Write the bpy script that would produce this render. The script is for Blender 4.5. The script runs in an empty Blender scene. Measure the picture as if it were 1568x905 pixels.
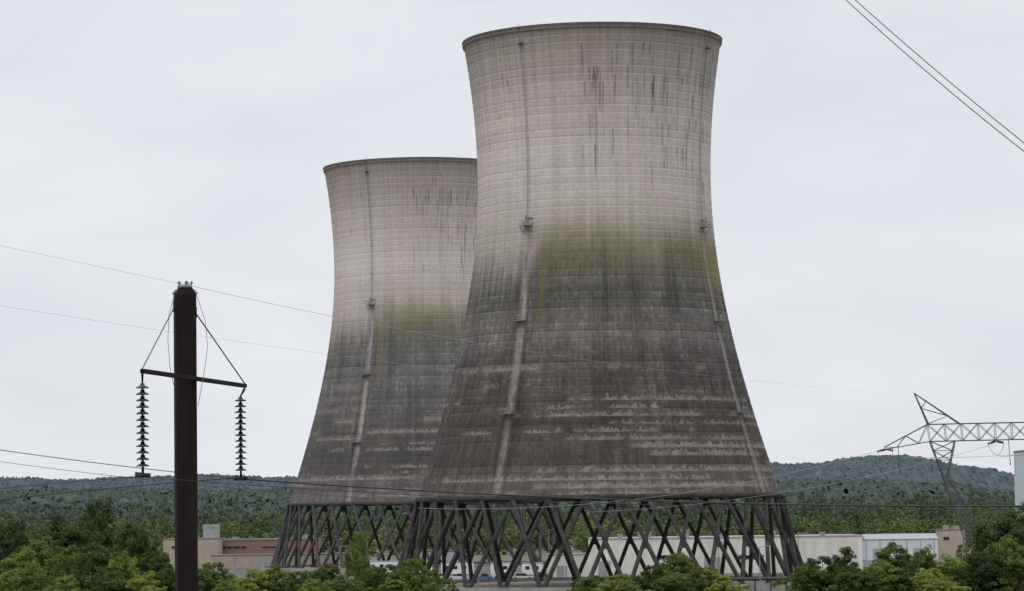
import bpy, math, numpy as np
from mathutils import Matrix, Vector
rs = np.random.RandomState
scene = bpy.context.scene
scene.view_settings.view_transform = 'Standard'
scene.view_settings.look = 'None'
scene.view_settings.exposure = 0

# ------------------------------------------------------------ camera
F = 4640.0; CX, CY = 784.0, 452.5
CAMZ = 16.0
cam_d = bpy.data.cameras.new("camera"); cam = bpy.data.objects.new("camera", cam_d)
scene.collection.objects.link(cam); scene.camera = cam
cam_d.sensor_width = 36; cam_d.lens = F/1568*36
cam_d.clip_start = 0.5; cam_d.clip_end = 30000
tilt = math.atan((782-452.5)/F)
CM = Matrix.Rotation(math.pi/2+tilt, 3, 'X') @ Matrix.Rotation(math.radians(-0.75), 3, 'Z')
cam.matrix_world = Matrix.Translation((0, 0, CAMZ)) @ CM.to_4x4()

def P(px, py, D):
    d = CM @ Vector(((px-CX)/F, (CY-py)/F, -1.0))
    k = D/d.y
    return Vector((d.x*k, D, CAMZ+d.z*k))

# ------------------------------------------------------------ helpers
def s2l(c):
    c = np.asarray(c, float)/255.0
    return np.where(c <= 0.04045, c/12.92, ((c+0.055)/1.055)**2.4)

class Geo:
    def __init__(s): s.V=[]; s.Q=[]; s.M=[]; s.n=0
    def add(s, v, q, m=0):
        v=np.asarray(v,float).reshape(-1,3); q=np.asarray(q,int).reshape(-1,4)
        s.V.append(v); s.Q.append(q+s.n); s.M.append(np.full(len(q),m)); s.n+=len(v)
    def hexa(s, b, t, m=0):
        s.add(list(b)+list(t), [(3,2,1,0),(4,5,6,7),(0,1,5,4),(1,2,6,5),(2,3,7,6),(3,0,4,7)], m)
    def box(s, x0,x1,y0,y1,z0,z1,m=0):
        s.hexa([(x0,y0,z0),(x1,y0,z0),(x1,y1,z0),(x0,y1,z0)],[(x0,y0,z1),(x1,y0,z1),(x1,y1,z1),(x0,y1,z1)],m)
    def cyl(s, p, q, r0, r1=None, n=6, m=0, cap=True):
        r1 = r0 if r1 is None else r1
        p=Vector(p); q=Vector(q); d=(q-p)
        if d.length<1e-6: return
        d.normalize()
        a = d.cross(Vector((0,0,1)));
        if a.length<1e-3: a=Vector((1,0,0))
        a.normalize(); b=d.cross(a)
        v=[]
        for c,r in ((p,r0),(q,r1)):
            for i in range(n):
                t=2*math.pi*(i+.5)/n
                v.append(c+a*(r*math.cos(t))+b*(r*math.sin(t)))
        f=[(i,(i+1)%n,n+(i+1)%n,n+i) for i in range(n)]
        if cap and n%2==0:
            for base in (0,n):
                for i in range((n-2)//2):
                    f.append((base,base+2*i+1,base+2*i+2,base+(2*i+3)))
        s.add([tuple(x) for x in v], f, m)
    def path(s, pts, r, n=5, m=0):
        for a,b in zip(pts[:-1],pts[1:]): s.cyl(a,b,r,r,n,m,False)
    def lathe(s, prof, c=(0,0,0), n=12, m=0):
        v=[];f=[]
        for (r,z) in prof:
            for i in range(n):
                t=2*math.pi*i/n; v.append((c[0]+r*math.cos(t),c[1]+r*math.sin(t),c[2]+z))
        for k in range(len(prof)-1):
            for i in range(n):
                j=(i+1)%n; f.append((k*n+i,k*n+j,(k+1)*n+j,(k+1)*n+i))
        s.add(v,f,m)
    def mesh(s, name, mats, smooth=False):
        V=np.concatenate(s.V); Q=np.concatenate(s.Q); M=np.concatenate(s.M)
        me=bpy.data.meshes.new(name)
        me.vertices.add(len(V)); me.vertices.foreach_set('co',V.astype(np.float32).ravel())
        me.loops.add(len(Q)*4); me.loops.foreach_set('vertex_index',Q.astype(np.int32).ravel())
        me.polygons.add(len(Q)); me.polygons.foreach_set('loop_start',np.arange(0,len(Q)*4,4,dtype=np.int32))
        me.update(calc_edges=True)
        for m in mats: me.materials.append(m)
        me.polygons.foreach_set('material_index',M.astype(np.int32))
        me.polygons.foreach_set('use_smooth',np.full(len(Q),smooth))
        me.update()
        return me
    def build(s, name, mats, parent=None, smooth=False, loc=(0,0,0)):
        ob=bpy.data.objects.new(name, s.mesh(name,mats,smooth))
        scene.collection.objects.link(ob); ob.location=loc
        if parent: ob.parent=parent
        return ob

def empty(name, loc=(0,0,0)):
    e=bpy.data.objects.new(name,None); scene.collection.objects.link(e); e.location=loc; return e

def mat(name, col, rough=0.85, var=0.25, scale=0.5, metal=0.0, bump=0.0, stretch=(1,1,1), col2=None, spec=0.3):
    m=bpy.data.materials.new(name); m.use_nodes=True; nt=m.node_tree; N=nt.nodes; L=nt.links
    b=N['Principled BSDF']; b.inputs['Roughness'].default_value=rough; b.inputs['Metallic'].default_value=metal
    b.inputs['Specular IOR Level'].default_value=spec
    tc=N.new('ShaderNodeTexCoord'); mp=N.new('ShaderNodeMapping'); mp.inputs['Scale'].default_value=stretch
    nz=N.new('ShaderNodeTexNoise'); nz.inputs['Scale'].default_value=scale; nz.inputs['Detail'].default_value=6; nz.inputs['Roughness'].default_value=0.65
    L.new(tc.outputs['Object'],mp.inputs[0]); L.new(mp.outputs[0],nz.inputs['Vector'])
    r=N.new('ShaderNodeValToRGB'); r.color_ramp.elements[0].position=0.32; r.color_ramp.elements[1].position=0.68
    c=np.array(col,float); c0=c*(1-var) if col2 is None else np.array(col2,float); c1=np.minimum(c*(1+var*0.6),1)
    r.color_ramp.elements[0].color=(*c0,1); r.color_ramp.elements[1].color=(*c1,1)
    L.new(nz.outputs['Fac'],r.inputs[0]); L.new(r.outputs[0],b.inputs['Base Color'])
    if bump>0:
        bp=N.new('ShaderNodeBump'); bp.inputs['Strength'].default_value=0.5; bp.inputs['Distance'].default_value=bump
        L.new(nz.outputs['Fac'],bp.inputs['Height']); L.new(bp.outputs[0],b.inputs['Normal'])
    return m

def leafmat(name, dark, light, scale=0.45, trans=0.3, rnd=0.28):
    m=bpy.data.materials.new(name); m.use_nodes=True; nt=m.node_tree; N=nt.nodes; L=nt.links
    N.remove(N['Principled BSDF']); out=N['Material Output']
    tc=N.new('ShaderNodeTexCoord'); nz=N.new('ShaderNodeTexNoise'); nz.inputs['Scale'].default_value=scale; nz.inputs['Detail'].default_value=5
    nz.inputs['Roughness'].default_value=0.7
    L.new(tc.outputs['Object'],nz.inputs['Vector'])
    r=N.new('ShaderNodeValToRGB'); r.color_ramp.elements[0].position=0.38; r.color_ramp.elements[1].position=0.62
    r.color_ramp.elements[0].color=(*dark,1); r.color_ramp.elements[1].color=(*light,1)
    L.new(nz.outputs['Fac'],r.inputs[0])
    oi=N.new('ShaderNodeObjectInfo'); mr=N.new('ShaderNodeMapRange'); mr.inputs['To Min'].default_value=1-rnd; mr.inputs['To Max'].default_value=1+rnd
    L.new(oi.outputs['Random'],mr.inputs['Value'])
    hs=N.new('ShaderNodeHueSaturation'); L.new(r.outputs[0],hs.inputs['Color']); L.new(mr.outputs[0],hs.inputs['Value'])
    mr2=N.new('ShaderNodeMapRange'); mr2.inputs['To Min'].default_value=0.52; mr2.inputs['To Max'].default_value=0.48
    L.new(oi.outputs['Random'],mr2.inputs['Value']); L.new(mr2.outputs[0],hs.inputs['Hue'])
    d=N.new('ShaderNodeBsdfDiffuse'); t=N.new('ShaderNodeBsdfTranslucent'); mx=N.new('ShaderNodeMixShader'); mx.inputs[0].default_value=trans
    L.new(hs.outputs[0],d.inputs[0]); L.new(hs.outputs[0],t.inputs[0]); L.new(d.outputs[0],mx.inputs[1]); L.new(t.outputs[0],mx.inputs[2])
    L.new(mx.outputs[0],out.inputs[0])
    return m

# ------------------------------------------------------------ world / light
w=bpy.data.worlds.new("World"); scene.world=w; w.use_nodes=True
nt=w.node_tree; N=nt.nodes; L=nt.links
bg=N['Background']; bg.inputs['Strength'].default_value=0.1
sky=N.new('ShaderNodeTexSky'); sky.sky_type='NISHITA'; sky.sun_disc=False
sky.sun_elevation=math.radians(52); sky.sun_rotation=math.radians(205)
tc=N.new('ShaderNodeTexCoord'); mp=N.new('ShaderNodeMapping'); mp.inputs['Scale'].default_value=(1,1,3.0); mp.inputs['Location'].default_value=(0.35,0.1,0.6)
nz=N.new('ShaderNodeTexNoise'); nz.inputs['Scale'].default_value=8.0; nz.inputs['Detail'].default_value=5; nz.inputs['Roughness'].default_value=0.5; nz.inputs['Distortion'].default_value=0.5
L.new(tc.outputs['Generated'],mp.inputs[0]); L.new(mp.outputs[0],nz.inputs['Vector'])
r=N.new('ShaderNodeValToRGB'); r.color_ramp.elements[0].position=0.3; r.color_ramp.elements[1].position=0.7
r.color_ramp.elements[0].color=(0.72,0.752,0.81,1); r.color_ramp.elements[1].color=(0.83,0.85,0.89,1)
L.new(nz.outputs['Fac'],r.inputs[0])
sx=N.new('ShaderNodeSeparateXYZ'); L.new(tc.outputs['Generated'],sx.inputs[0])
mr=N.new('ShaderNodeMapRange'); mr.interpolation_type='SMOOTHSTEP'
mr.inputs['From Min'].default_value=0.2; mr.inputs['From Max'].default_value=0.85; mr.inputs['To Min'].default_value=10.0; mr.inputs['To Max'].default_value=21.5
L.new(sx.outputs['Z'],mr.inputs['Value'])
vm=N.new('ShaderNodeVectorMath'); vm.operation='SCALE'; L.new(r.outputs[0],vm.inputs[0]); L.new(mr.outputs[0],vm.inputs['Scale'])
mx=N.new('ShaderNodeMix'); mx.data_type='RGBA'; mx.inputs[0].default_value=0.95
L.new(sky.outputs[0],mx.inputs[6]); L.new(vm.outputs[0],mx.inputs[7]); L.new(mx.outputs[2],bg.inputs[0])
sl=bpy.data.lights.new("sun",'SUN'); sl.energy=0.9; sl.angle=math.radians(20); sl.color=(1,0.96,0.9)
so=bpy.data.objects.new("sun",sl); scene.collection.objects.link(so)
el,az=math.radians(52),math.radians(205)
sd=Vector((math.sin(az)*math.cos(el),math.cos(az)*math.cos(el),math.sin(el)))
so.rotation_euler=sd.to_track_quat('Z','Y').to_euler()

# ------------------------------------------------------------ noise
def sm(a,b,x):
    t=np.clip((x-a)/(b-a),0,1); return t*t*(3-2*t)
def vn(u01, v, nu, seed, nv=512):
    g=rs(seed).rand(nu,nv)
    x=(u01*nu)%nu; y=v%nv
    xi=np.floor(x).astype(int); yi=np.floor(y).astype(int)
    fx=x-xi; fy=y-yi; fx=fx*fx*(3-2*fx); fy=fy*fy*(3-2*fy)
    xi%=nu; yi%=nv; x1=(xi+1)%nu; y1=(yi+1)%nv
    return (g[xi,yi]*(1-fx)+g[x1,yi]*fx)*(1-fy)+(g[xi,y1]*(1-fx)+g[x1,y1]*fx)*fy
def bell(x,c,w): return np.exp(-((x-c)/w)**2)

# ------------------------------------------------------------ cooling towers
S=7.34
ZT=84.7; RA=24.4; ZB=18.5; ZTOP=114.0
def rad(z):
    z=np.asarray(z,float)
    b=np.where(z<ZT,55.8,60.8)
    return RA*np.sqrt(1+((z-ZT)/b)**2)
LAD=(-32.8,62.5)
LF=0.93
WARM=np.array([1.025,1.0,0.975])
def interp_col(Y,pts):
    ys=[p[0] for p in pts]; cs=s2l([p[1] for p in pts])/LF
    return np.stack([np.interp(Y,ys,cs[:,i]) for i in range(3)],-1)
def tower_color(TH,Z,seed,haze):
    Y=897-Z*S; u=(TH+180)/360.0
    lift=(Z-ZB)/1.58; k=np.floor(lift).astype(int); fz=lift-k
    npan=148
    pu=u*npan; pi_=np.floor(pu).astype(int)%npan; fu=pu-np.floor(pu)
    R=rs(seed); G=R.rand(npan,80); G2=R.rand(npan,80); LR=R.rand(80); LJ=R.rand(80); G3=R.rand(npan,80)
    kk=np.clip(k,0,79)
    g=G[pi_,kk]; g2=G2[pi_,kk]; g3=G3[pi_,kk]; lr=LR[kk]; lj=LJ[kk]
    light=interp_col(Y,[(58,(122,115,110)),(75,(133,126,121)),(100,(145,138,133)),(150,(161,154,151)),(200,(172,165,162)),(250,(179,173,170)),(300,(176,170,166)),(340,(167,160,155)),(420,(156,149,143)),(760,(142,135,130))])
    dark=interp_col(Y,[(380,(100,97,88)),(420,(88,86,80)),(460,(84,82,79)),(520,(90,87,85)),(560,(80,77,75)),(620,(72,68,65)),(660,(67,63,61)),(700,(71,66,64)),(760,(82,77,74))])
    big=vn(u,Z*0.05,14,seed+1); med=vn(u,Z*0.12,60,seed+2); fine=vn(u,Z*1.1,520,seed+3); str_=vn(u,Z*0.035,520,seed+4); str2=vn(u,Z*0.05,240,seed+5)
    horiz=vn(u,Z*0.9,16,seed+6); fine2=vn(u,Z*2.4,800,seed+12)
    l=light*(0.94+0.10*big+0.07*(horiz-0.5))[...,None]
    l*=(1-0.14*(str_-0.5)*2*sm(420,80,Y)-0.10*(str2-0.5))[...,None]
    l*=(0.945+0.10*lr)[...,None]*(0.975+0.05*g)[...,None]
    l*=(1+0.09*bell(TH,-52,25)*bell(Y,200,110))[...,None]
    pink=bell(vn(u,Z*0.07,10,seed+7),0.75,0.25)[...,None]
    l*=1+pink*np.array([0.03,-0.010,-0.018])
    jl=np.where(fz<0.13,1.0,0.0); jv=np.where(fu<0.10,1.0,0.0)
    jls=jl*sm(0.1,0.9,lj*0.5+med*0.5)
    l*=(1-0.15*jls-0.04*jv*(1-jl)*(g3>0.6))[...,None]
    d=dark*(0.80+0.38*med)[...,None]
    d*=(0.90+0.18*g)[...,None]*(0.80+0.36*lr)[...,None]*(0.78+0.44*fine)[...,None]
    d*=(1-0.20*(str2-0.5)*2-0.12*(str_-0.5)*2)[...,None]
    scal=sm(0.66,0.9,fz+0.5*(fine-0.5))*(0.2+0.9*g2)*(sm(400,470,Y)*sm(740,560,Y))*(0.15+1.1*med)
    d*=(1+0.48*scal)[...,None]; d*=(1-0.22*jl*(0.4+0.9*g2))[...,None]*(1-0.13*jv*(g3>0.35))[...,None]
    A=vn(u,kk*1.0,8,seed+8); A2=vn(u,kk*1.0,40,seed+9); A3=vn(u,kk*1.0,150,seed+13)
    lowr=sm(-5,30,TH)*sm(560,640,Y)
    thr=0.60-0.16*lowr-0.02*sm(620,700,Y)
    on=sm(thr-0.09,thr+0.13,0.55*A+0.27*A2+0.18*A3)
    rag=fz+0.9*(fine-0.5)+0.35*(fine2-0.5)+0.12*(g-0.5)
    wdt=0.30+0.38*lj
    band=on*sm(wdt+0.16,wdt-0.12,rag)*sm(0.02,0.14,fz)*sm(440,600,Y)*(0.38+0.42*fine+0.25*g2)
    band=np.clip(band*0.9,0,0.75)
    wc=s2l((138,129,122))/LF
    left=sm(-22,-36,TH)
    sh=left*24+ (big-0.5)*24
    n=(fine-0.5)*20+(str2-0.5)*26+(str_-.5)*22+(lr-0.5)*12+(med-.5)*24+(g-0.5)*6
    Yn=Y+n-sh
    m=sm(332,432,Yn)
    far_r=sm(50,72,TH)
    m=m*(1-0.5*far_r*sm(470,400,Y))
    c=l*(1-m[...,None])+d*m[...,None]
    c=c*(1-band[...,None])+wc*(0.85+0.25*g[...,None])*band[...,None]
    ol=bell(Y+n*0.6,388,44)*sm(-30,-22,TH)*(0.65+0.35*med)
    ol=np.clip(ol*0.74,0,0.78)*sm(120,90,TH)
    oc=interp_col(Y,[(340,(146,139,120)),(370,(119,113,88)),(400,(97,93,64)),(450,(83,80,60))])*(0.85+0.3*fine)[...,None]*(0.90+0.2*g)[...,None]
    c=c*(1-ol[...,None])+oc*ol[...,None]
    yg=np.clip(bell(TH,71,11)*bell(Y,415,36)*0.8+bell(TH,-24,1.6)*bell(Y,445,70)*0.5,0,1)*(0.5+0.6*str_)
    yg=np.clip(yg,0,1)[...,None]
    c=c*(1-yg)+s2l((114,108,56))/LF*yg
    pl=bell(TH,-43,10)*bell(Y,402,34)*sm(0.4,0.7,0.6*vn(u,Z*0.25,120,seed+10)+0.4*g2)*0.7
    c=c*(1-pl[...,None])+s2l((148,141,135))/LF*pl[...,None]
    for la in LAD:
        wd=57.3*0.72/rad(Z)
        s=bell(TH,la+0.2+0.8*(med-.5),wd)*sm(358,378,Y)*(0.35+0.8*fine)*(0.5+0.6*med)
        s*=np.where(Y<640,1,0.75)
        s=np.clip(s*1.0,0,0.8)[...,None]
        c=c*(1-s)+s2l((160,151,146))/LF*s
        e=(bell(TH,la-2.2,0.6)+bell(TH,la+2.6,0.5))*sm(358,385,Y)*0.3*med*2
        c*=(1-np.clip(e,0,.6)[...,None])
        ru=bell(TH,la+1.2,0.8)*bell(Y,378,16)*0.5+bell(TH,la-0.2,0.7)*bell(Y,410,12)*0.6
        ru=ru if la<0 else ru*0.3
        ru=np.clip(ru,0,1)[...,None]; c=c*(1-ru)+s2l((112,74,56))/LF*ru
        tl=bell(TH,la-0.7,0.28)*sm(345,340,Y)*0.2
        c*=(1-tl[...,None])
    RD=rs(seed+30)
    for i in range(230):
        if i<110: t=RD.uniform(-6,74)
        elif i<140: t=RD.uniform(28,68)
        elif i<160: t=RD.uniform(-75,-36)
        else: t=RD.uniform(75,285)
        if t>180: t-=360
        kz=int(RD.choice([58,57,55,54,53,50,49,47,45,42],p=[.06,.06,.15,.17,.14,.1,.1,.08,.08,.06]))
        if 110<=i<140: kz=int(RD.choice([52,49,48,45,43,41]))
        z0=min(ZB+kz*1.58,112)
        ln=RD.uniform(2,9)*(0.6 if i>=140 else 1); wd=RD.uniform(0.22,0.5); st=RD.uniform(0.15,0.55)
        sel=np.abs(TH-t)<3*wd
        f=bell(TH[sel],t,wd)*sm(z0+0.1,z0-0.3,Z[sel])*sm(z0-ln,z0-ln*0.4,Z[sel])*st
        c[sel]*=(1-f[...,None])
    rimm=sm(112.9,113.4,Z); c*=(1-0.4*rimm)[...,None]
    c=c*WARM
    hz=s2l((172,176,182))/LF
    c=c*(1-haze)+hz*haze  # aerial haze painted into the vertex colour, on top of the weathering
    return np.clip(c,0.01,0.8)

tm=bpy.data.materials.new("weathered_concrete"); tm.use_nodes=True
nt=tm.node_tree; N=nt.nodes; L=nt.links; b=N['Principled BSDF']; b.inputs['Roughness'].default_value=0.93; b.inputs['Specular IOR Level'].default_value=0.15
at=N.new('ShaderNodeAttribute'); at.attribute_name='weathering_and_haze'
tc=N.new('ShaderNodeTexCoord'); nz=N.new('ShaderNodeTexNoise'); nz.inputs['Scale'].default_value=1.6; nz.inputs['Detail'].default_value=5; nz.inputs['Roughness'].default_value=0.7
L.new(tc.outputs['Object'],nz.inputs['Vector'])
mr=N.new('ShaderNodeMapRange'); mr.inputs['From Min'].default_value=0.3; mr.inputs['From Max'].default_value=0.7; mr.inputs['To Min'].default_value=0.84; mr.inputs['To Max'].default_value=1.12
L.new(nz.outputs['Fac'],mr.inputs['Value'])
vm=N.new('ShaderNodeVectorMath'); vm.operation='SCALE'; L.new(at.outputs['Color'],vm.inputs[0]); L.new(mr.outputs[0],vm.inputs['Scale'])
L.new(vm.outputs[0],b.inputs['Base Color'])
bp=N.new('ShaderNodeBump'); bp.inputs['Distance'].default_value=0.12; bp.inputs['Strength'].default_value=0.5; L.new(nz.outputs['Fac'],bp.inputs['Height']); L.new(bp.outputs[0],b.inputs['Normal'])

m_leg=mat("stained_concrete_columns",(0.058,0.053,0.050),0.95,0.4,0.6,spec=0.1)
m_inner=mat("inner_concrete",(0.10,0.095,0.09),0.9,0.3,0.3)
m_steel=mat("galvanised_steel",(0.22,0.23,0.24),0.6,0.2,2.0,0.3)
m_dsteel=mat("dark_steel",(0.05,0.05,0.052),0.6,0.2,2.0,0.2)
m_lad=mat("ladder_steel",(0.13,0.13,0.13),0.7,0.2,2.0,0.1)
m_basin=mat("basin_concrete",(0.30,0.28,0.25),0.9,0.4,0.4)

def cooling_tower(cx,cy,NF,NB,NZ,seed,haze,leg):
    par=empty("cooling_tower",(cx,cy,0))
    face=math.degrees(math.atan2(cx,cy))
    th=np.concatenate([np.linspace(-100,100,NF,endpoint=False),np.linspace(100,260,NB,endpoint=False)])
    z=np.linspace(ZB,ZTOP,NZ)
    TH,Zg=np.meshgrid(th,z)
    ang=np.radians(TH-face)
    Rr=rad(Zg)
    lf=((Zg-ZB)/1.58)%1.0
    Rr=Rr+0.035*np.where(lf<0.13,-1,0)+np.where(Zg>112.9,0.3,0)+0.04*(lf-0.5)
    X=np.sin(ang)*Rr; Yy=-np.cos(ang)*Rr
    n=len(th)
    V=np.stack([X,Yy,Zg],-1).reshape(-1,3)
    i=np.arange(n); j=(i+1)%n
    rows=np.arange(NZ-1)[:,None]*n
    Q=np.stack([rows+i,rows+j,rows+n+j,rows+n+i],-1).reshape(-1,4)
    THw=np.where(TH>180,TH-360,TH)
    C=tower_color(THw,Zg,seed,haze).reshape(-1,3)
    g=Geo(); g.add(V,Q)
    me=g.mesh("shell",[tm],True)
    ca=me.color_attributes.new("weathering_and_haze",'FLOAT_COLOR','POINT')
    ca.data.foreach_set('color',np.concatenate([C,np.ones((len(C),1))],1).astype(np.float32).ravel())
    ob=bpy.data.objects.new("shell",me); scene.collection.objects.link(ob); ob.parent=par
    g=Geo()
    zs=np.linspace(ZTOP,ZB,50)
    prof=[(float(rad(ZTOP))+0.3,ZTOP),(float(rad(ZTOP))-0.6,ZTOP+0.004)]+[(float(rad(q))-0.7,float(q)) for q in zs[1:]]+[(float(rad(ZB)),ZB)]
    g.lathe(prof,n=200); g.build("inner_lining",[m_inner],par,True)
    g=Geo(); rb=float(rad(ZB))
    g.lathe([(rb+0.25,ZB+0.5),(rb+0.35,ZB+0.45),(rb+0.4,ZB-0.5),(rb-1.0,ZB-0.55),(rb-1.0,ZB-0.02)],n=160); g.build("lintel_ring",[leg],par,True)
    g=Geo(); NP=32; RB=42.6; st=2*math.pi/NP
    for q in range(NP):
        for sgn in (-1,1):
            a0=q*st-sgn*st*0.47; a1=q*st+sgn*st*0.47
            off=0.25*sgn
            p0=(math.sin(a0)*(rb+off),-math.cos(a0)*(rb+off),ZB-0.5); p1=(math.sin(a1)*(RB+off),-math.cos(a1)*(RB+off),0.8)
            g.cyl(p0,p1,0.40,0.47,8)
        am=q*st
        zc=(ZB+0.3)/2
        mm=Vector((math.sin(am),-math.cos(am),0))*( (rb+RB)/2*math.cos(st*0.47))
        g.cyl(mm+Vector((0,0,zc-1.1)),mm+Vector((0,0,zc+1.1)),0.6,0.6,8)
        ab=(q+0.5)*st; c=Vector((math.sin(ab)*RB,-math.cos(ab)*RB,0)); 
        g.cyl(c,c+Vector((0,0,1.2)),1.2,0.9,8)
        c2=Vector((math.sin(ab)*rb,-math.cos(ab)*rb,ZB-1.9)); g.cyl(c2,c2+Vector((0,0,1.6)),0.45,0.75,8)
    g.build("support_columns",[leg],par)
    g=Geo(); g.lathe([(RB+3.2,0.0),(RB+3.2,1.1),(RB+2.8,1.1),(RB+2.8,0.3),(0.1,0.3)],n=96); g.build("basin",[m_basin],par)
    for la in (LAD[0],LAD[1],154.0,-116.0):
        a=math.radians(la-face)
        o=Vector((math.sin(a),-math.cos(a),0)); t=Vector((math.cos(a),math.sin(a),0))
        def pt(zv,off,tt): return o*(float(rad(zv))+off)+t*tt+Vector((0,0,zv))
        g=Geo()
        for zz in np.linspace(ZB+0.5,112,60)[:-1]:
            dz=(112-ZB-0.5)/59
            for tt in (-0.2,0.2):
                g.cyl(pt(zz,0.2,tt),pt(zz+dz,0.2,tt),0.03,0.03,4,cap=False)
        g.build("ladder",[m_lad],par)
        for Yp in (353,496,634):
            zp=(897-Yp)/S-0.6
            g=Geo()
            Wd=1.1; Dp=1.5
            c=[pt(zp,0.05,-Wd),pt(zp,0.05,Wd),pt(zp,Dp,Wd),pt(zp,Dp,-Wd)]
            c=[Vector((v.x,v.y,zp)) for v in c]
            g.hexa(c,[v+Vector((0,0,0.14)) for v in c])
            for v in c+[(c[2]+c[3])/2]:
                g.cyl(v,v+Vector((0,0,1.15)),0.05,0.05,4)
            for hgt in (0.6,1.12):
                for p,q in ((c[0],c[3]),(c[3],c[2]),(c[2],c[1])):
                    g.cyl(p+Vector((0,0,hgt)),q+Vector((0,0,hgt)),0.045,0.045,4)
            for v,u_ in ((c[3],c[0]),(c[2],c[1])):
                g.cyl(v,u_-Vector((0,0,1.4)),0.07,0.07,4)
            mid=(c[0]+c[1])/2+o*0.8+Vector((0,0,0.14)); up=1.5 if Yp==353 else 0.7
            g.cyl(mid,mid+Vector((0,0,up)),0.12,0.12,6); g.cyl(mid+Vector((0,0,up)),mid+Vector((0,0,up+0.55)),0.28,0.2,8)
            if Yp==353:
                bx=pt(zp+1.6,0.0,0.5); g.cyl(bx-t*1.2,bx+t*0.6,0.22,0.22,6)
            g.build("platform",[m_steel],par)
        g=Geo(); g.cyl(pt(113.0,0.4,0),pt(114.6,0.4,0),0.05,0.03,4); g.cyl(pt(110.5,0.3,-0.5),pt(110.5,0.5,0.6),0.22,0.22,6); g.build("lightning_rod",[m_dsteel],par)
    return par
p1=P(917,760,632); cooling_tower(p1.x,632,1100,220,680,11,0.0,m_leg)
m_leg2=mat("stained_concrete_columns_hazy",(0.070,0.066,0.065),0.95,0.3,0.6,spec=0.1)  # same stained concrete, lightened with painted distance haze
p2=P(647,770,861); cooling_tower(p2.x,861,800,160,560,47,0.045,m_leg2)

# ------------------------------------------------------------ terrain
def gh(x,y):
    return np.interp(y,[-400,0,35,60,110,125,440,452,470,8000],[14.3,14.3,13.5,8,2,-6,-6,-1.5,0,0])
xs=np.concatenate([np.linspace(-14000,-900,14),np.linspace(-800,800,81),np.linspace(900,14000,14)])
ys=np.concatenate([np.linspace(-400,480,89),np.linspace(500,2000,61),np.linspace(2200,14000,30)])
XX,YY=np.meshgrid(xs,ys); ZZ=gh(XX,YY)
nn=len(xs); ii=np.arange(nn-1); rr=np.arange(len(ys)-1)[:,None]*nn
g=Geo(); g.add(np.stack([XX,YY,ZZ],-1).reshape(-1,3),np.stack([rr+ii,rr+ii+1,rr+nn+ii+1,rr+nn+ii],-1).reshape(-1,4))
m_ground=mat("grass_ground",(0.07,0.085,0.04),0.95,0.4,0.08,col2=(0.10,0.09,0.065))
g.build("ground",[m_ground],smooth=True)
g=Geo(); g.box(-4000,4000,112,448,-1.9,-1.6); m_water=mat("river_water",(0.05,0.06,0.055),0.08,0.1,0.3,bump=0.05,spec=0.5)
g.build("river",[m_water])
g=Geo(); g.add([(-160,560,0.006),(260,560,0.006),(260,960,0.006),(-160,960,0.006)],[(0,1,2,3)])
g.build("asphalt_yard",[mat("asphalt",(0.10,0.098,0.093),0.95,0.3,0.15)])

def hill(name,prof,D0,D1,col,seed,ncol,amp,col2,tsc):
    R=rs(seed)
    pxs=np.linspace(prof[0][0],prof[-1][0],ncol); pys=np.interp(pxs,[p[0] for p in prof],[p[1] for p in prof])
    kn=np.arange(prof[0][0],prof[-1][0]+12,9); kx=np.interp(pxs,kn,R.rand(len(kn)))
    kn2=np.arange(prof[0][0],prof[-1][0]+12,3.3); kx2=np.interp(pxs,kn2,R.rand(len(kn2)))
    pys=pys+(kx-.5)*3.5+(kx2-.5)*2.8
    rows=70; V=[]
    top=[P(a,b_,D0) for a,b_ in zip(pxs,pys)]
    xs_=np.array([t.x for t in top]); zt=np.array([t.z for t in top])
    ux=(pxs-pxs[0])/(pxs[-1]-pxs[0])
    for k in range(rows+1):
        t=k/rows; f=math.sin(t*math.pi/2)
        yv=D0-(1-t)*(D0-D1)
        und=vn(ux,np.full(ncol,k*0.12),60,seed+3)-0.5
        zz=zt*f + und*zt*0.35*math.sin(t*math.pi) + (R.rand(ncol)-0.5)*amp*(1 if k>0 else 0)
        V.append(np.stack([xs_+(R.rand(ncol)-.5)*4,np.full(ncol,yv)+(R.rand(ncol)-.5)*14+und*200*math.sin(t*math.pi),zz],-1))
    V.append(np.stack([xs_,np.full(ncol,D0+900.0),zt*0],-1))
    V=np.concatenate(V); nr=rows+2
    i=np.arange(ncol-1); r_=np.arange(nr-1)[:,None]*ncol
    g=Geo(); g.add(V,np.stack([r_+i,r_+i+1,r_+ncol+i+1,r_+ncol+i],-1).reshape(-1,4))
    g.build(name,[mat(name+"_hazy_woods",col,1.0,0.2,tsc,spec=0.0,col2=col2,stretch=(1,0.35,1.4))],smooth=True)  # both ridge colours carry painted distance haze, blue-grey by depth
hill("hills",[(-900,742),(-400,736),(-60,741),(40,735),(110,737),(200,733),(300,735),(380,731),(450,736),(560,742),(700,740),(900,738),(1050,730),(1130,718),(1180,714),(1215,712),(1240,715),(1290,707),(1340,704),(1400,708),(1450,722),(1480,730),(1530,738),(1600,745),(1800,748),(2500,740)],5600,4000,(0.088,0.108,0.114),5,1700,10,(0.054,0.073,0.080),0.045)
hill("hills",[(-900,760),(0,757),(150,752),(300,756),(430,754),(600,760),(1000,758),(1150,744),(1220,739),(1300,742),(1400,747),(1480,752),(1600,760),(2500,760)],3600,2600,(0.076,0.096,0.080),8,1500,10,(0.040,0.057,0.051),0.06)

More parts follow.
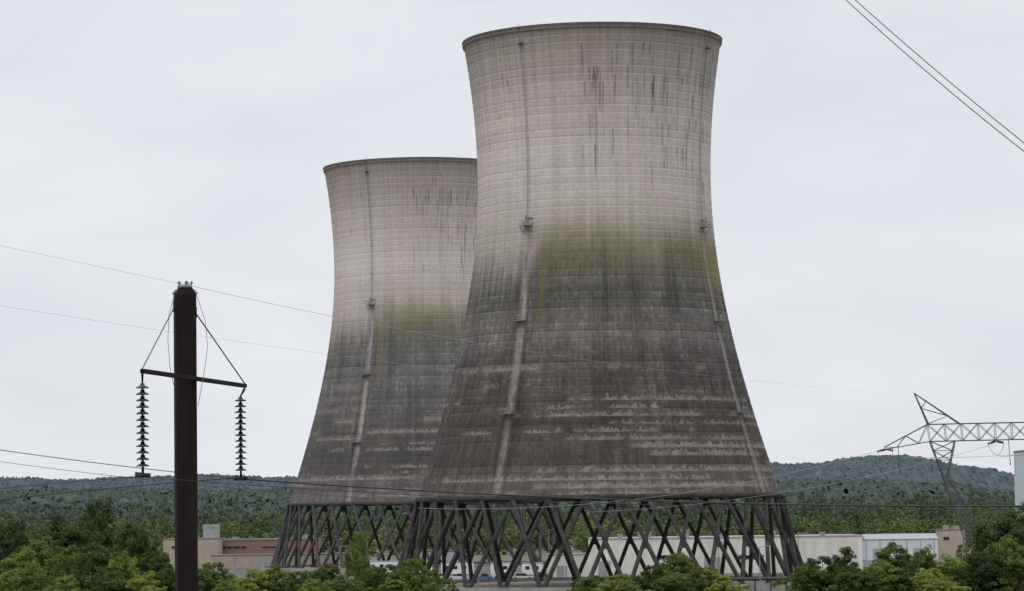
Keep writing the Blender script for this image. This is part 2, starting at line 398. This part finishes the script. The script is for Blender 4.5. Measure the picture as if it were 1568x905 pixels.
# ------------------------------------------------------------ foliage
def leaves(cent,size,R,up=0.35,out=None):
    n=len(cent)
    nrm=R.normal(size=(n,3)); nrm[:,2]+=up
    if out is not None: nrm+=out*0.9
    nrm/=np.linalg.norm(nrm,axis=1)[:,None]
    a=np.cross(nrm,R.normal(size=(n,3))); a/=np.linalg.norm(a,axis=1)[:,None]; b_=np.cross(nrm,a)
    s=(size*R.uniform(0.6,1.3,n))[:,None]
    v=np.stack([cent-a*s,cent-b_*s*0.6,cent+a*s,cent+b_*s*0.6],1).reshape(-1,3)
    q=np.arange(n*4).reshape(-1,4)
    return v,q
def crown(R,H,Rc,base,nclump,nleaf,leaf):
    nl=R.randint(6,9); lobes=[]
    for i in range(nl):
        a=i*2*math.pi/nl+R.uniform(-.5,.5); rr_=R.uniform(0.25,0.68)*Rc; zz=base+(H-base)*R.uniform(0.15,0.72)
        lobes.append((rr_*math.cos(a),rr_*math.sin(a),zz,R.uniform(0.32,0.5)*Rc))
    lobes.append((R.uniform(-.15,.15)*Rc,R.uniform(-.15,.15)*Rc,H-0.42*Rc,0.40*Rc))
    C=[];Rd=[]
    for i in range(nclump):
        lx,ly,lz,lr_=lobes[R.randint(len(lobes))]
        d=R.normal(size=3); d/=np.linalg.norm(d); d[2]*=1.05
        C.append(np.array([lx,ly,lz])+d*lr_*R.uniform(0.55,1.1)); Rd.append(R.uniform(0.09,0.19)*Rc)
    C=np.array(C); Rd=np.array(Rd)
    top=C[:,2].max()+Rd.mean(); C[:,2]=base*0.6+(C[:,2]-C[:,2].min())/(top-C[:,2].min())*(H-base*0.6)
    wx=np.percentile(np.hypot(C[:,0],C[:,1]),92); C[:,:2]*=Rc*0.95/wx
    idx=R.randint(0,nclump,nleaf)
    off=R.normal(size=(nleaf,3)); off/=np.linalg.norm(off,axis=1)[:,None]; out=off.copy()
    off*=(R.uniform(0.3,1.0,nleaf)**0.6*Rd[idx]*1.3)[:,None]; off[:,2]*=0.7
    cent=C[idx]+off
    return C,leaves(cent,leaf,R,0.35,out),lobes
m_bark=mat("bark",(0.09,0.075,0.06),0.95,0.3,1.5)
def tree_mesh(seed,H=12.0,Rc=5.0,base=2.5,nclump=150,nleaf=15000,leaf=0.21):
    R=rs(seed); g=Geo()
    C,(v,q),lobes=crown(R,H,Rc,base,nclump,nleaf,leaf)
    g.add(v,q,0)
    g.cyl((0,0,-0.8),(0,0,base+1),0.34,0.24,8,1,False); g.cyl((0,0,base+1),(lobes[-1][0],lobes[-1][1],H*0.85),0.24,0.05,7,1,False)
    for l in lobes[:-1]:
        s=Vector((0,0,R.uniform(base*0.8,base+2.5))); e=Vector((l[0],l[1],l[2])); mid=(s+e)/2+Vector((0,0,-0.4))
        g.cyl(s,mid,0.15,0.1,6,1,False); g.cyl(mid,e,0.1,0.03,6,1,False)
        for _ in range(4):
            c=C[R.randint(len(C))]
            if (Vector(c)-e).length<Rc*0.7: g.cyl(mid,Vector(c),0.06,0.015,5,1,False)
    return g.mesh("tree_mesh",[bpy.data.materials["leaves_mid"],m_bark])
leafmat("leaves_mid",(0.056,0.084,0.028),(0.142,0.182,0.060))
leafmat("leaves_bright",(0.10,0.14,0.036),(0.24,0.29,0.078))
leafmat("leaves_dark",(0.038,0.056,0.027),(0.092,0.120,0.050))
TM=[tree_mesh(100+i) for i in range(8)]
RT=rs(3)
def tree(px,topy,hw,D,kind,g0=0.0):
    if 280<px<690 and topy>840: topy+=5
    p=P(px,topy,D); var=RT.randint(0,8)
    H=p.z-g0; rc=hw*D/F
    ob=bpy.data.objects.new("tree",TM[var]); scene.collection.objects.link(ob)
    ob.location=(p.x,D,g0); ob.scale=(rc/5,rc/5*RT.uniform(.85,1.1),H/12.0); ob.rotation_euler[2]=RT.uniform(0,6.28)
    ob.material_slots[0].link='OBJECT'; ob.material_slots[0].material=bpy.data.materials["leaves_"+kind]
    return ob
T=[(12,872,34,500,'bright'),(20,796,48,560,'dark'),(62,818,46,545,'mid'),(95,788,50,590,'dark'),(148,760,44,640,'dark'),(150,828,52,520,'mid'),(112,832,40,530,'mid'),
(205,798,46,560,'mid'),(235,834,34,540,'mid'),(60,862,44,510,'mid'),(170,866,46,505,'mid'),(225,874,30,500,'bright'),(100,880,34,495,'bright'),(290,868,34,520,'mid'),
(330,854,38,530,'mid'),(385,864,34,515,'bright'),(418,858,36,520,'bright'),(455,868,32,515,'mid'),(350,881,30,500,'bright'),(500,856,26,525,'mid'),(520,876,34,515,'mid'),
(549,813,22,560,'bright'),(572,864,36,525,'mid'),(598,858,34,520,'mid'),(630,849,34,515,'bright'),(655,864,26,520,'mid'),(478,880,30,505,'bright'),(600,882,40,500,'bright'),
(905,880,34,505,'mid'),(950,878,34,500,'bright'),(1000,864,34,510,'mid'),(1043,844,38,505,'mid'),(1078,866,34,510,'bright'),(1110,880,26,505,'bright'),(1030,876,40,495,'mid'),(965,889,30,495,'mid'),
(1236,866,26,510,'mid'),(1262,850,34,520,'mid'),(1290,836,32,530,'mid'),(1310,868,36,505,'mid'),(1350,856,38,510,'bright'),(1372,828,36,535,'mid'),(1395,864,34,510,'mid'),(1425,868,30,505,'bright'),
(1455,848,38,520,'bright'),(1480,828,36,530,'mid'),(1500,850,44,500,'dark'),(1538,780,52,525,'dark'),(1575,768,48,540,'dark'),(1560,846,40,500,'mid'),(1440,886,40,495,'bright'),(1630,800,50,520,'mid'),(-50,810,50,540,'mid'),(-110,820,50,540,'dark'),
(1508,808,32,550,'mid'),(1418,834,26,560,'mid'),(38,838,36,535,'bright'),(190,842,30,515,'bright'),(255,862,26,520,'mid'),(1540,815,34,510,'mid')]
for t in T: tree(*t)

def foliage_mass(name,items,matname,nleaf,leaf,seed,nclump=34):
    R=rs(seed); g=Geo()
    for (x,y,z0,H,Rc) in items:
        C,(v,q),_=crown(R,H,Rc,H*0.12,nclump,nleaf,leaf)
        g.add(v+np.array([x,y,z0]),q,0)
    g.build(name,[bpy.data.materials[matname]])
leafmat("forest_far_hazy",(0.046,0.066,0.048),(0.108,0.134,0.086),scale=0.035,trans=0.15,rnd=0)  # leaf colours greyed to paint in distance haze
leafmat("forest_mid",(0.045,0.070,0.034),(0.150,0.188,0.076),scale=0.05,trans=0.2,rnd=0)
leafmat("shrubs",(0.065,0.09,0.03),(0.18,0.22,0.068),scale=0.3,rnd=0)
R=rs(77); items=[]
for row,(D,top,jit) in enumerate([(2300,758,7),(2050,764,8),(1850,772,9),(1650,780,9)]):
    x=-1000
    while x<2500:
        tp=top+R.uniform(-jit,jit)-(x-784)*0.012
        p=P(x,tp,D); H=max(p.z,9); items.append((p.x,D+R.uniform(-60,60),0,H,R.uniform(8,16)))
        x+=R.uniform(16,30)
foliage_mass("distant_forest",items,"forest_far_hazy",420,0.95,5,20)
items=[]
for row,(D,top,jit) in enumerate([(1330,786,13),(1200,796,13),(1120,811,12)]):
    x=-700
    while x<2200:
        tp=top+R.uniform(-jit,jit)-(x-784)*0.012-(10 if (x<260 or x>1330) else 0)
        p=P(x,tp,D); items.append((p.x,D+R.uniform(-30,30),0,max(p.z,5),R.uniform(5.5,10)))
        x+=R.uniform(20,36)
foliage_mass("tree_line",items,"forest_mid",800,0.55,6,30)
items=[]
for a,b_,D,top in [(-150,265,585,858),(255,690,560,890),(880,1130,560,894),(1215,1720,565,868),(-150,265,540,882),(1215,1720,530,884)]:
    x=a
    while x<b_:
        p=P(x,top+R.uniform(-8,10),D); items.append((p.x,D+R.uniform(-8,8),-0.3,max(p.z,1.5)+0.3,R.uniform(2.2,3.6))); x+=R.uniform(14,24)
foliage_mass("shrubs",items,"shrubs",900,0.24,7,30)

# ------------------------------------------------------------ buildings
m_white=mat("stained_white_wall",(0.66,0.64,0.58),0.9,0.22,0.25,stretch=(1,1,0.25))
m_roof=mat("flat_roof",(0.16,0.155,0.15),0.9,0.2,0.3)
m_dark=mat("dark_opening",(0.02,0.022,0.025),0.4,0.2,1)
m_trim=mat("grey_trim",(0.30,0.30,0.30),0.7,0.2,1)
m_tan=mat("tan_wall",(0.36,0.30,0.245),0.9,0.15,0.3)
m_metal=mat("metal_siding",(0.50,0.53,0.55),0.6,0.08,0.6,stretch=(6,1,0.1))
m_blue=mat("pale_blue_siding",(0.42,0.50,0.54),0.6,0.08,0.4)
def brickmat():
    m=bpy.data.materials.new("red_brick"); m.use_nodes=True; nt=m.node_tree; N=nt.nodes; L=nt.links
    tc=N.new('ShaderNodeTexCoord'); mp=N.new('ShaderNodeMapping'); mp.inputs['Rotation'].default_value=(math.pi/2,0,0)
    bt=N.new('ShaderNodeTexBrick'); bt.inputs['Scale'].default_value=1.5; bt.inputs['Color1'].default_value=(0.19,0.095,0.075,1); bt.inputs['Color2'].default_value=(0.23,0.12,0.095,1); bt.inputs['Mortar'].default_value=(0.22,0.16,0.14,1); bt.inputs['Mortar Size'].default_value=0.012
    L.new(tc.outputs['Object'],mp.inputs[0]); L.new(mp.outputs[0],bt.inputs['Vector']); L.new(bt.outputs[0],N['Principled BSDF'].inputs['Base Color']); N['Principled BSDF'].inputs['Roughness'].default_value=0.9
    return m
m_brick=brickmat()
def building(name,px0,px1,topy,D,depth,wall,win=(),doors=(),units=(),joint=None,parapet=0.35):
    a=P(px0,topy,D); b_=P(px1,topy,D); zt=(a.z+b_.z)/2; x0,x1=a.x,b_.x
    par=empty(name,((x0+x1)/2,D,0)); cx=(x0+x1)/2
    g=Geo(); hx=(x1-x0)/2; g.box(-hx,hx,0,depth,-0.2,zt); 
    g.build("walls",[wall],par)
    g=Geo(); g.box(-hx-0.12,hx+0.12,-0.12,depth+0.12,zt+0.003,zt+parapet); g.build("roof",[m_roof if wall is not m_white else m_trim],par)
    if joint:
        g=Geo(); k=-hx+joint
        while k<hx-1: g.box(k-0.12,k+0.12,-0.13,-0.002,0,zt); k+=joint
        g.build("pilasters",[wall],par)
    if win:
        g=Geo(); f=Geo()
        for (wx0,wx1,wy0,wy1) in win:
            q0=P(wx0,wy1,D); q1=P(wx1,wy0,D); n=max(1,int((q1.x-q0.x)/2.2)); ww=(q1.x-q0.x)/n
            for i in range(n):
                xa=q0.x-cx+i*ww+0.15; xb=q0.x-cx+(i+1)*ww-0.15
                g.box(xa,xb,-0.04,0.2,q0.z,q1.z); f.box(xa-0.1,xb+0.1,-0.10,-0.003,q0.z-0.14,q0.z-0.003); f.box(xa-0.1,xb+0.1,-0.10,-0.003,q1.z+0.003,q1.z+0.12)
        g.build("windows",[m_dark],par); f.build("window_frames",[m_trim],par)
    if doors:
        g=Geo()
        for (dx,wd,h) in doors:
            c=P(dx,topy,D).x-cx; g.box(c-wd/2,c+wd/2,-0.05,0.2,0.02,h)
        g.build("doors",[m_trim],par)
    for (ux,uw,uh) in units:
        g=Geo(); c=P(ux,topy,D).x-cx; g.box(c-uw/2,c+uw/2,1.5,1.5+uw,zt+parapet+0.002,zt+parapet+uh*0.75); g.box(c-uw/2-0.1,c+uw/2+0.1,1.4,1.6+uw,zt+parapet+uh*0.75+0.002,zt+parapet+uh); g.build("rooftop_unit",[m_trim],par)
    return par
building("concrete_warehouse",905,1320,824,745,28,m_white,doors=[(925,3,3.4),(1090,4,4),(1215,3,3),(1290,4,4)],units=[(950,1.2,1),(988,3.2,1.4),(1047,2.6,1.8),(1110,1.5,1),(1182,2,1.3),(1260,1.4,0.8)],joint=6.5,win=[(1010,1050,850,856),(1130,1170,850,856)])
building("pump_house",838,902,850,712,10,m_white,doors=[(860,2.4,3)],units=[(850,1.2,0.8)],joint=4)
building("tan_office",250,334,826,985,18,m_tan,win=[(262,300,836,840)],units=[(322,5,4.4),(275,3,1.4)])
building("brick_building",336,486,827,1000,22,m_brick,win=[(337,378,836,841),(400,440,836,840)],units=[(470,4,1.2),(360,2,0.8)])
building("storage_building",322,560,850,905,12,m_tan,doors=[(400,3,2.6),(450,3,2.6)],units=[(430,2,0.7)],joint=7)
building("maintenance_shed",620,700,845,930,12,m_metal,doors=[(640,4,4)],joint=5)
building("guard_house",1438,1478,812,930,8,m_tan,win=[(1444,1454,822,827)],units=[(1450,1.6,1.2),(1466,2,1)])
building("turbine_hall",1590,1760,688,1010,50,m_blue,joint=4,parapet=0.6,units=[(1640,6,3)])
a=P(1326,826,900); b_=P(1436,826,900)
par=empty("metal_warehouse",((a.x+b_.x)/2,900,0)); hx=(b_.x-a.x)/2
g=Geo(); g.box(-hx,hx,0,16,-0.2,a.z); g.build("walls",[m_metal],par)
g=Geo(); g.hexa([(-hx-.3,-.3,a.z+.003),(hx+.3,-.3,a.z+.003),(hx+.3,16.3,a.z+.003),(-hx-.3,16.3,a.z+.003)],[(-hx-.3,7.9,a.z+1.5),(hx+.3,7.9,a.z+1.5),(hx+.3,8.1,a.z+1.5),(-hx-.3,8.1,a.z+1.5)]); g.build("roof",[m_trim],par)
g=Geo(); [g.box(-hx+q,-hx+q+2.6,-0.05,.2,0.02,3.4) for q in (2,8,14)]; g.build("doors",[m_trim],par)
g=Geo(); [g.box(-hx+q,-hx+q+.25,-0.12,-.002,0,a.z) for q in np.arange(0,2*hx-.2,4)]; g.build("downpipes",[m_trim],par)
m_trail=mat("white_trailer_skin",(0.66,0.67,0.67),0.5,0.08,0.5)
for px,D,ln in [(560,790,6),(590,780,9),(640,770,7),(700,745,8),(770,735,6),(815,728,5)]:
    p=P(px,850,D); par=empty("office_trailer",(p.x,D,0))
    g=Geo(); g.box(-ln/2,ln/2,0,2.6,0.7,3.4); g.build("body",[m_trail],par)
    g=Geo(); g.box(-ln/2-.08,ln/2+.08,-.08,2.68,3.403,3.55); g.box(-ln/2+.3,ln/2-.3,.1,2.5,.35,.697); g.build("roof_and_skirt",[m_trim],par)
    g=Geo(); [g.box(-ln/2+q,-ln/2+q+1,-.04,.1,1.9,2.7) for q in np.arange(0.8,ln-1.5,2.2)]; g.build("windows",[m_dark],par)
    g=Geo(); [g.cyl((q,0.1,.38),(q,.35,.38),.38,.38,10) for q in (-.6,.6)]; g.build("wheels",[m_dark],par)
def truck(px,D,col,name="pickup_truck",rot=0.0,cab=(0.2,1.9)):
    m=mat(name+"_paint",col,0.35,0.05,1,spec=0.5); p=P(px,880,D); par=empty(name,(p.x,D,0.006)); par.rotation_euler[2]=rot
    g=Geo(); g.hexa([(-2.6,-.9,.45),(2.6,-.9,.45),(2.6,.9,.45),(-2.6,.9,.45)],[(-2.6,-.88,1.05),(2.5,-.88,.98),(2.5,.88,.98),(-2.6,.88,1.05)]); g.build("body",[m],par)
    c0,c1=cab
    g=Geo(); g.hexa([(c0-.5,-.84,1.03),(c1-.1,-.84,1.0),(c1-.1,.84,1.0),(c0-.5,.84,1.03)],[(c0-.3,-.7,1.62),(c1-.75,-.7,1.62),(c1-.75,.7,1.62),(c0-.3,.7,1.62)]); g.build("windows",[m_dark],par)
    g=Geo(); g.box(c0-.32,c1-.7,-.72,.72,1.623,1.72); g.build("roof",[m],par)
    g=Geo(); [g.cyl((x,y,.38),(x,y+.22,.38),.38,.38,12) for x in (-1.65,1.65) for y in (-.93,.71)]; g.build("wheels",[m_dark],par)
truck(738,700,(0.05,0.14,0.30)); truck(700,705,(0.6,0.6,0.6),rot=0.2); truck(800,700,(0.55,0.55,0.55),"parked_car",cab=(-1.2,1.4)); truck(830,705,(0.08,0.08,0.09),"parked_car",cab=(-1.2,1.4)); truck(672,710,(0.5,0.5,0.48),"parked_car",cab=(-1.2,1.4)); truck(770,712,(0.6,0.6,0.58),"parked_car",cab=(-1.2,1.4))
g=Geo(); y=581
g.cyl((P(1050,885,y).x,y,2.4),(P(1235,885,y).x,y,2.4),0.35,0.35,10)
for px in range(1060,1235,24): g.cyl((P(px,885,y).x,y,0),(P(px,885,y).x,y,2.1),0.16,0.16,6)
g.build("pipeline",[m_dsteel])
for px,ty,D in ((1163,838,575),(1100,832,700),(520,838,760),(840,812,800),(1222,818,640)):
    p=P(px,ty,D); g=Geo(); g.cyl((0,0,0),(0,0,p.z),0.11,0.07,8); g.cyl((0,0,p.z),(1.3,0,p.z+.25),0.05,0.05,6); g.hexa([(1.2,-.14,p.z+.18),(1.9,-.14,p.z+.25),(1.9,.14,p.z+.25),(1.2,.14,p.z+.18)],[(1.2,-.1,p.z+.32),(1.9,-.1,p.z+.35),(1.9,.1,p.z+.35),(1.2,.1,p.z+.32)])
    g.build("street_lamp",[m_steel],loc=(p.x,D,0))

# ------------------------------------------------------------ utility pole
pz=P(283,440,67); px_,py_=pz.x,67.0
m_pole=mat("weathering_steel",(0.016,0.011,0.010),0.85,0.35,1.2,stretch=(3,3,0.3),spec=0.12)
m_ins=mat("brown_insulator",(0.020,0.017,0.017),0.35,0.2,3,spec=0.4)
pole=empty("utility_pole",(px_,py_,0))
base=Vector((px_,py_,0))
g=Geo()
zt=P(283,452,67).z
rot=math.radians(14)
def ring8(z,r,xo):
    o=[]
    ch=0.16
    for i in range(4):
        a=rot+i*math.pi/2
        c,s_=math.cos(a),math.sin(a)
        for (u_,v_) in ((r,-r*(1-ch)),(r,r*(1-ch))):
            o.append((xo+u_*c-v_*s_,u_*s_+v_*c,z))
    return o
rg=[ring8(5.0,0.232,0.0),ring8(zt,0.228,0),ring8(zt+0.16,0.15,0)]
V=sum(rg,[]); Fq=[]
for k in range(2):
    for i in range(8): j=(i+1)%8; Fq.append((k*8+i,k*8+j,k*8+8+j,k*8+8+i))
Fq+= [(16,17,18,19),(16,19,20,23),(20,21,22,23)]
g.add(V,Fq); g.build("shaft",[m_pole],pole)
g=Geo()
g.lathe([(0.16,0.162),(0.17,0.19),(0.15,0.23),(0.08,0.235),(0.001,0.235)],(0,0,zt),12)
for a_ in range(5):
    t=a_*1.25; g.cyl((0.12*math.cos(t),0.12*math.sin(t),zt+0.2),(0.16*math.cos(t),0.16*math.sin(t),zt+0.3),0.022,0.03,6)
g.cyl((-0.18,0,zt+0.12),(-0.27,0,zt+0.02),0.03,0.03,6); g.cyl((0.18,0,zt+0.12),(0.27,0,zt+0.02),0.03,0.03,6)
g.build("cap",[m_steel],pole)
A=P(218,569,63)-base; B=P(375,590,71)-base
zz=(A.z+B.z)/2; A.z=zz; B.z=zz
g=Geo(); d=(B-A).normalized(); t=Vector((-d.y,d.x,0))
c=[A-t*.05,B-t*.05,B+t*.05,A+t*.05]; g.hexa([v-Vector((0,0,.045)) for v in c],[v+Vector((0,0,.045)) for v in c])
g.build("crossarm",[m_pole],pole)
g=Geo()
topL=Vector((-0.22,-0.1,P(270,470,67).z)); topR=Vector((0.22,0.1,P(300,478,67).z))
g.cyl(A+Vector((0,0,.05)),topL,0.013,0.013,5); g.cyl(B+Vector((0,0,.05)),topR,0.016,0.016,5)
for v in (topL,topR): g.cyl(v-Vector((0,0,.12)),v+Vector((0,0,.12)),0.04,0.04,6)
g.build("suspension_rods",[m_dsteel],pole)
g=Geo()
for sx_,pts in ((-1,[(267,452),(259,480),(257,520),(260,560),(266,590)]),(1,[(301,452),(314,490),(318,530),(312,575),(303,622)])):
    g.path([P(a,b,67)-base for a,b in pts],0.007,5)
g.build("ground_lead",[m_steel],pole)
for E,bot in ((A,728),(B,733)):
    Dd=67+E.y; zb=P(219 if E is A else 367,bot,Dd).z
    g=Geo(); top=zz-0.05
    off=Vector((0,0,0)) if E is A else (P(368,600,Dd)-P(375,600,Dd))
    ex,ey=E.x+off.x,E.y
    g.cyl((E.x,E.y,top),(ex,ey,top-0.2),0.03,0.02,6)
    n=13; h=(top-0.2-(zb+0.16)); sp=h/n
    for i in range(n):
        z0=top-0.2-i*sp
        g.lathe([(0.02,0),(0.045,-0.005),(0.05,-0.055),(0.10,-0.07),(0.135,-0.095),(0.138,-0.11),(0.09,-0.10),(0.03,-0.105),(0.02,-sp)],(ex,ey,z0),14)
    g.cyl((ex,ey,zb+0.16),(ex,ey,zb+0.03),0.03,0.03,6); dd=Vector((t.x,t.y,0)); c=Vector((ex,ey,zb))
    g.cyl(c-dd*0.16,c+dd*0.16,0.05,0.05,8); g.cyl(c-dd*0.16,c+dd*0.16+Vector((0,0,.06)),0.035,0.02,8)
    g.build("insulator_string",[m_ins],pole,True)

# ------------------------------------------------------------ lattice transmission tower
DT=585.0
m_lat=mat("galvanised_lattice",(0.085,0.089,0.093),0.7,0.2,0.8,0.1)
o0=P(1600,900,DT); tw=empty("transmission_tower",(o0.x,DT,0)); ob0=Vector((o0.x,DT,0))
g=Geo()
def q2(px,py,w): 
    v=P(px,py,DT)-ob0; return Vector((v.x,w,v.z))
def strut(a,b,r=0.055): g.cyl(a,b,r,r,4,cap=False)
def truss(a0,a1,b0,b1,n,w0,w1,r=0.07,rc=0.135,X=True):
    for mm in (1,-1):
        def mk(p,w):
            v=q2(p[0],p[1],w); 
            if mm==-1: v.x=-v.x
            return v
        def L_(p,q,t): return (p[0]+(q[0]-p[0])*t,p[1]+(q[1]-p[1])*t)
        for sg in (-1,1):
            prevA=prevB=None
            for i in range(n+1):
                t=i/n; ww=(w0+(w1-w0)*t)*sg
                a=mk(L_(a0,a1,t),ww); b=mk(L_(b0,b1,t),ww)
                if prevA is not None:
                    strut(prevA,a,rc); strut(prevB,b,rc)
                    if X or i%2: strut(prevA,b,r)
                    if X or not i%2: strut(prevB,a,r)
                if X: strut(a,b,r)
                if sg==1:
                    strut(a,Vector((a.x,-a.y,a.z)),r*.8); strut(b,Vector((b.x,-b.y,b.z)),r*.8)
                prevA,prevB=a,b
truss((1354,685),(1420,650),(1356,688),(1424,676),4,0.15,0.9,X=False)
truss((1420,650),(1600,646),(1424,676),(1600,672),7,0.9,0.9)
truss((1400,602),(1421,649),(1401,603),(1468,648),4,0.1,0.9,X=False)
truss((1424,676),(1445,733),(1462,675),(1450,735),4,0.9,0.8)
truss((1445,733),(1478,825),(1454,735),(1506,815),6,0.8,1.6,0.065,0.13)
truss((1454,735),(1600,795),(1466,752),(1600,812),8,0.8,1.6,0.055,0.10,X=False)
truss((1478,825),(1455,960),(1506,815),(1515,960),4,1.6,4.0,0.055,0.10,X=False)
truss((1506,812),(1600,800),(1500,828),(1600,818),4,1.6,1.6,0.045,0.08,X=False)
for s_ in (-1,1):
    for px,py in ((1356,688),(1525,675)):
        a=q2(px,py,0)
        if s_==-1: a.x=-a.x
        g.cyl(a,a+Vector((-0.9,0,-0.3)),0.28,0.15,6)
g.build("lattice_frame",[m_lat],tw)
g=Geo(); K=1.27
for px,py in ((1356,688),(1525,676)):
    for s_ in (1,-1):
        a=q2(px,py,0); 
        if s_==-1: a.x=-a.x
        for tt in np.linspace(0,1,7)[:-1]:
            c=a+Vector((-1.2*tt-0.1,0,-0.35*tt))*K; g.cyl(c,c+Vector((-0.15,0,-.05)),0.24,0.24,8)
            c=a+Vector((1.0*tt+0.1,-.3,-0.2*tt))*K; g.cyl(c,c+Vector((0.15,0,-.04)),0.24,0.24,8)
        pts=[a+Vector(v)*K for v in ((-1.3,0,-.4),(-.6,0,-1.6),(.3,0,-2.2),(1.0,0,-1.2),(1.1,-.3,-.2))]
        g.path(pts,0.05,4)
        st=a+Vector((1.9,0,0.6))*K; en=a+Vector((2.1,0,-3.3))*K; g.cyl(st,en,0.07,0.07,5); g.cyl(en,en-Vector((0,0,.45)),0.15,0.1,6)
g.build("insulator_strings",[m_dsteel],tw)

# ------------------------------------------------------------ wires
m_wire=mat("aluminium_wire_dark",(0.03,0.03,0.032),0.6,0.1,1); m_wl=mat("aluminium_wire_light",(0.30,0.31,0.32),0.5,0.1,1)
def wire(pts,D0,D1,r,m,name="power_line",deg=None):
    xs_=[p[0] for p in pts]; ys_=[p[1] for p in pts]; deg=min(len(pts)-1,2) if deg is None else deg
    co=np.polyfit(xs_,ys_,deg); g=Geo(); X=np.linspace(xs_[0],xs_[-1],50); out=[]
    for x in X:
        t=(x-xs_[0])/(xs_[-1]-xs_[0]); inv=(1-t)/D0+t/D1; out.append(P(float(x),float(np.polyval(co,x)),1/inv))
    g.path(out,r,6); g.build(name,[m])
wire([(-300,312),(0,376),(283,436)],60,67,0.003,m_wl)
wire([(283,436),(510,484),(900,549),(1140,585),(1400,603)],67,DT,0.005,m_wl)
wire([(-300,418),(0,467),(500,543),(720,570)],90,200,0.005,m_wl)
wire([(-300,640),(0,689),(367,733)],68,71,0.009,m_wire)
wire([(367,733),(640,751),(900,764),(1568,774),(1900,770)],71,66,0.019,m_wire)
wire([(-300,778),(0,748),(219,729)],60,63,0.008,m_wire)
wire([(219,729),(640,762),(900,768),(1568,778),(1900,776)],63,58,0.007,m_wire)
wire([(-300,806),(0,770),(200,739),(367,734)],74,71,0.014,m_wire)
wire([(-300,660),(0,706),(300,742),(640,768),(800,772)],110,160,0.010,m_wire)
wire([(1352,688),(1100,746),(900,772),(640,778)],DT,585,0.035,m_wl)
wire([(1522,680),(1350,725),(1100,768),(900,784)],DT,582,0.03,m_wl)
wire([(1180,-110),(1295,0),(1430,118),(1568,233),(1700,330)],38,34,0.006,m_wire)
wire([(1190,-110),(1308,0),(1440,110),(1568,222),(1700,320)],39,35,0.006,m_wire)
wire([(1530,700),(1800,670)],DT,560,0.05,m_wl)
wire([(1380,700),(1480,700),(1800,660)],DT,560,0.04,m_wl)
